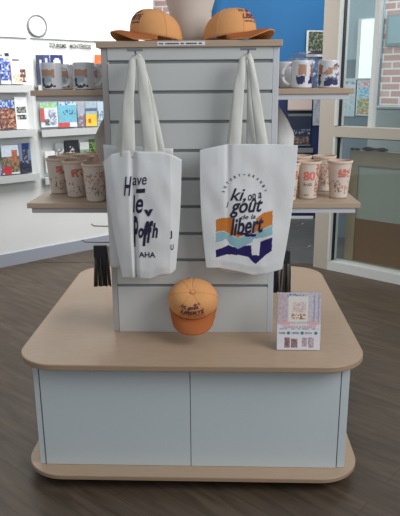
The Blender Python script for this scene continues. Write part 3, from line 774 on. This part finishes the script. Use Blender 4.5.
# ------------------------------------------------------------------ mugs
def make_mug(label, loc, rot, design, grp):
    t = thing('mug', label, 'mug', loc, rot, grp)
    R = .0375; H = .094; N = 30
    prof = [(.001, .002), (R-.005, .002), (R-.003, 0), (R, .004)]+[(R, .004+(H-.006)*k/N) for k in range(1, N+1)]+[(R-.0015, H), (R-.0035, H-.002), (R-.0038, .01), (.001, .008)]
    def cf(a, z, i):
        if not 3 <= i <= N+2: return (222, 222, 226)
        d = (a-math.pi*1.5+PI) % (2*PI)-PI; q = z/H      # d = 0 faces local -y
        d += .16*noise.noise(Vector((d*3, q*7, 1))); q += .09*noise.noise(Vector((d*4, q*5, 7)))
        for (d0, d1, q0, q1, c) in design:
            if d0 <= d <= d1 and q0 <= q <= q1: return c
        return (222, 222, 226)
    mb = MB(); mb.lathe(prof, 96, 0, cf); mb.build('mug_body', M['cera'], t)
    mb = MB(); pts = []
    for k in range(17):
        a = -PI/2+PI*k/16; pts.append((R-.002+.032*max(0, math.cos(a))**.7, 0, H*.5+.033*math.sin(a)))
    mb.tube(pts, .0058, 10); mb.build('mug_handle', M['cera2'], t)
    return t
tan, nvy, tl, blk = (186, 142, 116), (52, 52, 92), (160, 182, 190), (44, 44, 56)
dA = [(-.9, .5, .52, .74, tan), (-.9, -.55, .20, .50, blk), (-.5, .15, .24, .52, tl), (-.9, .55, .10, .2, blk)]
dB = [(-.5, .35, .5, .86, tan), (-.6, .2, .18, .46, nvy), (.75, 1.4, .4, .9, (150, 110, 90)), (.6, 1.3, .15, .45, nvy)]
dC = [(-1.4, -.75, .5, .84, (170, 120, 92)), (-1.5, -.95, .12, .48, nvy), (-.7, .1, .5, .62, tan), (-.2, .7, .62, .74, tan), (.3, .9, .74, .86, (90, 90, 120)), (-.6, .9, .10, .30, nvy), (-.4, .7, .3, .4, (110, 104, 140)), (.5, 1.0, .42, .56, (120, 120, 150))]
G1 = 'printed mugs on the upper shelves'
m1 = make_mug('printed mug at the outer end of the upper left shelf, handle to the right', (-.505, .105, 1.3895), .1, dA, G1)
dup(m1, (-.388, .105, 1.3895), .1, 'printed mug on the upper left shelf nearest the tower, handle to the right', G1)
dup(m1, (-.500, .26, 1.3895), .3, 'mug in the second row behind the outer mug of the upper left shelf', G1)
dup(m1, (-.385, .26, 1.3895), .2, 'mug in the second row behind the inner mug of the upper left shelf', G1)
m2 = make_mug('white mug with tan and navy squares on the upper right shelf, handle to the left', (.392, .10, 1.3895), 0, dB, G1)
for ch in m2.children if False else [o for o in bpy.data.objects if o.parent == m2 and o.name.startswith('mug_handle')]:
    ch.rotation_euler = (0, 0, PI)
make_mug('white mug with guitar-like brown and navy picture, outer end of upper right shelf', (.487, .098, 1.3895), 0, dC, G1)
m3 = [o for o in bpy.data.objects if o.name == 'mug_handle.002' or o.name.startswith('mug_handle')][-1]
m3.rotation_euler = (0, 0, PI*.62)
make_mug('plain looking white mug half hidden behind the tower edge on the upper right shelf', (.347, .21, 1.3895), 1.5, [], G1)
# clear bag behind the right mugs
t = thing('plastic_bag', 'crumpled clear plastic bag behind the mugs on the upper right shelf', 'bag', (.44, .42, 1.39))
mb = MB()
def cb(u, v):
    a = u*2*PI; r = .06*(math.sin(PI*min(.97, .12+v*.88))**.4); p = Vector((r*1.5*math.cos(a), r*.9*math.sin(a), .002+v*.135))
    n = noise.noise(p*38)*.018*min(1, v*4); return (p.x+n, p.y+n, p.z+(n*.6 if v > .1 else 0))
mb.grid(cb, 48, 24, smooth=False); mb.build('plastic_film', M['wrap'], t)

# ------------------------------------------------------------------ cups
PE = (252, 238, 224)
def make_cup(label, loc, rot, seed, kind, grp):
    t = thing('plastic_cup', label, 'cup', loc, rot, grp); rnd = random.Random(seed); H = .138; N = 22
    r0, r1 = .0335, .0455
    prof = [(.001, .003), (r0-.003, .003), (r0, 0)]+[(r0+(r1-r0)*k/N, H*k/N) for k in range(1, N+1)]+[(r1+.0015, H), (r1+.0015, H+.003), (r1-.0015, H+.003), (r1-.003, H-.01), (r0-.002, .012), (.001, .01)]
    def cf(a, z, i):
        q = z/H
        if i < 2 or i > N+2: return (232, 206, 186)
        d = (a-math.pi*1.5+PI) % (2*PI)-PI
        if kind == 1:
            if .12 < q < .5 and rnd.random() < .2: return rnd.choice([(214, 160, 124), (222, 184, 130), (190, 140, 124), (232, 190, 166)])
            if .58 < q < .8 and -.2 < d < 1.0 and rnd.random() < .7: return (228, 140, 120)
            return PE
        if kind == 2:
            if (d > .75 or d < -1.0) and .08 < q < .95: return rnd.choice([(222, 150, 130), (232, 190, 170), (190, 120, 90), PE])
            return PE
        if .2 < q < .85 and rnd.random() < .3: return rnd.choice([(224, 160, 140), (214, 170, 140), (236, 200, 180)])
        return PE
    mb = MB(); mb.lathe(prof, 44, 0, cf); cw = mb.build('cup_wall', M['cupm'], t)
    mb = MB(); mb.lathe([(r1+.0018, H-.006), (r1+.003, H-.002), (r1+.003, H+.003), (r1-.001, H+.004), (r1-.002, H)], 44); mb.build('rim', M['cupin'], t)
    mb = MB()
    def cy(x, z):
        r = r0+(r1-r0)*z/H+.0008; a = -PI/2+x/r; return Vector((r*math.cos(a), r*math.sin(a), z))
    if kind == 2:
        put_text(mb, '80', -.018, .028, .072, .106, cy, 0, bold=.03)
        mb.build('red_lettering', M['red'], cw); mb = MB()
        put_text(mb, 'h-G', -.016, .014, .052, .062, cy, 0, bold=.03)
        mb.build('small_print', M['darkp'], cw); mb = MB()
        put_text(mb, 'GO', -.014, .004, .014, .02, cy, 0, bold=.02)
    else:
        put_text(mb, 'Go', -.006 if kind == 1 else .002, .016 if kind == 1 else .022, .09, .112, cy, 0, bold=.03, shear=.3, rot=.2)
        mb.build('red_lettering', M['red'], cw); mb = MB()
        for k in range(6):
            x = -.02+.045*rnd.random(); z = .02+.04*rnd.random(); l = .003+.003*rnd.random()
            c = [cy(x-l*.5, z), cy(x+l*.4, z-l), cy(x+l*.6, z+l*.4), cy(x-l*.2, z+l)]; mb.add(c, [(0, 1, 2, 3)])
    mb.build('small_print', M['darkp'], cw)
    return t
G2 = 'peach printed plastic cups on the lower shelves'
k1 = make_cup('peach cup at the outer end of the lower left shelf', (-.553, .285, .9845), .2, 1, 1, G2)
k2 = make_cup('peach cup with red letters second from the outer end of the lower left shelf', (-.462, .195, .9845), .0, 2, 1, G2)
k3 = make_cup('peach cup partly covered by the lettered tote on the lower left shelf', (-.366, .10, .9845), .5, 3, 3, G2)
dup(k1, (-.465, .345, .9845), 1.0, 'peach cup in the row behind the red-lettered cup, lower left shelf', G2)
dup(k3, (-.54, .43, .9845), 2.0, 'rearmost outer peach cup on the lower left shelf', G2)
dup(k2, (-.445, .475, .9845), 3.0, 'rearmost inner peach cup on the lower left shelf', G2)
k4 = make_cup('peach cup with red number 80 on the lower right shelf', (.437, .155, .9845), -.12, 5, 2, G2)
k5 = make_cup('peach cup with floral print nearest the outer end of the lower right shelf', (.557, .17, .9845), -.15, 6, 1, G2)
dup(k3, (.525, .335, .9845), .0, 'peach cup standing behind and between the two front cups, lower right shelf', G2)
dup(k1, (.352, .105, .9845), .6, 'peach cup half hidden by the wave-printed tote, lower right shelf', G2)
dup(k2, (.429, .345, .9845), 1.7, 'peach cup behind the number 80 cup, lower right shelf', G2)

# ------------------------------------------------------------------ sign card
t = thing('sign_holder', 'small white printed sign card standing on the right of the base top', 'sign', (.303, -.160, .4935))
w, h = .158, .214
mb = MB(); mb.box(0, w, -.003, .003, 0, h)
for p in mb.v: p.y += p.z*.08
mb.box(0, w, .003, .06, 0, .003); mb.build('acrylic_holder', M['acryl'], t, bevel=.001)
mb = MB()
patch(mb, w-.006, h-.006, (226, 224, 228), [
    (0, .46, 1, 1, [(204, 196, 206), (192, 186, 200), (214, 204, 208)]), (.0, .46, .22, .97, [(190, 170, 178), (206, 190, 196)]), (.82, .50, .86, .95, (150, 150, 176)), (.92, .5, .95, .95, (160, 158, 182)),
    (.22, .93, .62, .97, [(130, 140, 170), (200, 200, 210)]),
    (.26, .50, .70, .94, (232, 226, 216)), (.34, .66, .66, .84, [(226, 190, 176), (232, 222, 210), (200, 190, 200)]), (.32, .54, .64, .64, [(230, 150, 90), (120, 110, 110), (232, 226, 216)]),
    (.04, .44, .3, .50, (222, 180, 182)), (.70, .44, .96, .50, (222, 180, 182)),
    (.05, .355, .95, .37, [(150, 170, 184), (214, 216, 222)]),
    (.18, .05, .30, .22, [(140, 110, 110), (180, 150, 150), (110, 90, 96)]), (.33, .05, .47, .2, [(120, 96, 100), (170, 140, 146)]),
    (.58, .06, .70, .22, [(170, 150, 160), (200, 180, 184)]), (.72, .04, .86, .22, [(150, 130, 144), (196, 180, 190)])], y=-.0055, seed=11, nx=40, ny=50, noisy=.03, t=.002)
for p in mb.v: p.x += .003; p.z += .003; p.y += p.z*.08
pc = mb.build('printed_card', M['paper'], t)
mb = MB(); fcard = lambda x, z: Vector((x, -.0062+z*.08, z))
put_text(mb, 'GRANOLA & GRANITÉ', .022, .138, .083, .096, fcard, 1, bold=.01)
for x0, x1, s in ((.008, .032, 'TASSE'), (.054, .08, 'VERRE'), (.102, .126, 'BOCK')): put_text(mb, s, x0, x1, .062, .069, fcard, 0, bold=.02)
for cx in (.043, .091, .139):
    mb.add([fcard(cx+.0058*math.cos(2*PI*k/16), .0655+.0058*math.sin(2*PI*k/16)) for k in range(16)], [tuple(range(16))], 0)
mb.build('card_lettering', [M['teal'], M['pinki']], pc)

# ------------------------------------------------------------------ side wire hooks and hanging bundles
def wirehook(sx, y, z, L, label):
    t = thing('wire_hook', label, 'hook', (sx*.294, y, z), 0, 'wire hooks on the tower sides')
    mb = MB(); mb.tube([(0, 0, 0), (sx*L*.5, -.004, .0), (sx*L*.9, -.006, .002), (sx*L, -.006, .010)], .0022, 8); mb.build('wire', M['steel'], t)
    mb = MB(); mb.box(-.004 if sx > 0 else -.001, .001 if sx > 0 else .004, -.012, .012, -.012, .012); mb.build('clip', M['steel'], t)
wirehook(-1, .1, .886, .095, 'upper wire hook on the left side of the tower')
wirehook(-1, .1, .822, .135, 'lower wire hook on the left side carrying the dark bundle')
wirehook(1, .1, .890, .125, 'upper wire hook on the right side of the tower')
wirehook(1, .1, .802, .155, 'lower wire hook on the right side carrying shiny bundles')
MS = [mat('strip_dark', (78, 74, 70), .35), mat('strip_grey', (134, 128, 122), .35, metal=.3), mat('strip_black', (42, 42, 46), .3)]
def bundle(sx, x0, x1, y, zt, zb, label, seed):
    t = thing('strip_bundle', label, 'bundle', ((x0+x1)/2, y, zb), 0, 'dark bundles hanging from side hooks'); rnd = random.Random(seed)
    n = 11
    for k in range(n):
        u = k/(n-1); xt = x0+(x1-x0)*(.15+.7*u); xb = x0+(x1-x0)*u; mb = MB()
        zz = zb+.006*rnd.random(); yo = .012*(rnd.random()-.5)
        mb.tube([(xt, y+yo*.3, zt), ((xt+xb)/2+.002*rnd.random(), y+yo, (zt+zb)/2), (xb, y+yo, zz)], .0035, 6); mb.build('strip', MS[rnd.choice([0, 0, 1, 2])], t, world=True)
    mb = MB(); mb.box(x0+(x1-x0)*.1, x1-(x1-x0)*.1, y-.008, y+.008, zt-.045, zt+.004); mb.build('binding', MS[2], t, world=True, bevel=.002)
bundle(-1, -.392, -.328, .1, .805, .640, 'dark bundle of narrow strips hanging beside the left tote', 1)
bundle(1, .338, .376, .1, .785, .612, 'shiny black bundle hanging right of the wave-printed tote', 2)
bundle(1, .306, .330, .07, .785, .630, 'slimmer dark bundle hanging between the tower and the shiny black one', 3)

# ------------------------------------------------------------------ light
w = bpy.data.worlds.new('world'); SC.world = w; w.use_nodes = True
w.node_tree.nodes['Background'].inputs[0].default_value = (.88, .93, 1, 1); w.node_tree.nodes['Background'].inputs[1].default_value = .43
def area(name, loc, target, size, power, col=(1, 1, 1), sy=None):
    l = bpy.data.lights.new(name, 'AREA'); l.energy = power; l.size = size; l.color = col
    if sy: l.shape = 'RECTANGLE'; l.size_y = sy
    o = bpy.data.objects.new(name, l); COL.objects.link(o); o.location = loc
    o.rotation_euler = (Vector(target)-Vector(loc)).to_track_quat('-Z', 'Y').to_euler(); return o
area('unseen_lamp', (-.55, 2.0, 2.9), (-1.3, 2.95, 1.3), 1.2, 66, (1, .99, .97))
area('unseen_lamp', (2.4, -1.6, 2.5), (0, .1, .7), 1.8, 60, (.97, .98, 1))  # unseen area light added for the window light from the right
area('unseen_lamp', (1.2, 3.9, 2.8), (.6, 4.6, 1.0), .8, 10, (1, 1, 1))
area('daylight', (2.1, 2.8, 2.5), (1.5, 3.5, 1.2), .8, 26, (.9, .97, 1))
SC.view_settings.view_transform = 'Standard'; SC.view_settings.look = 'None'; SC.view_settings.gamma = 1; SC.view_settings.exposure = 0
SC.view_settings.use_curve_mapping = False
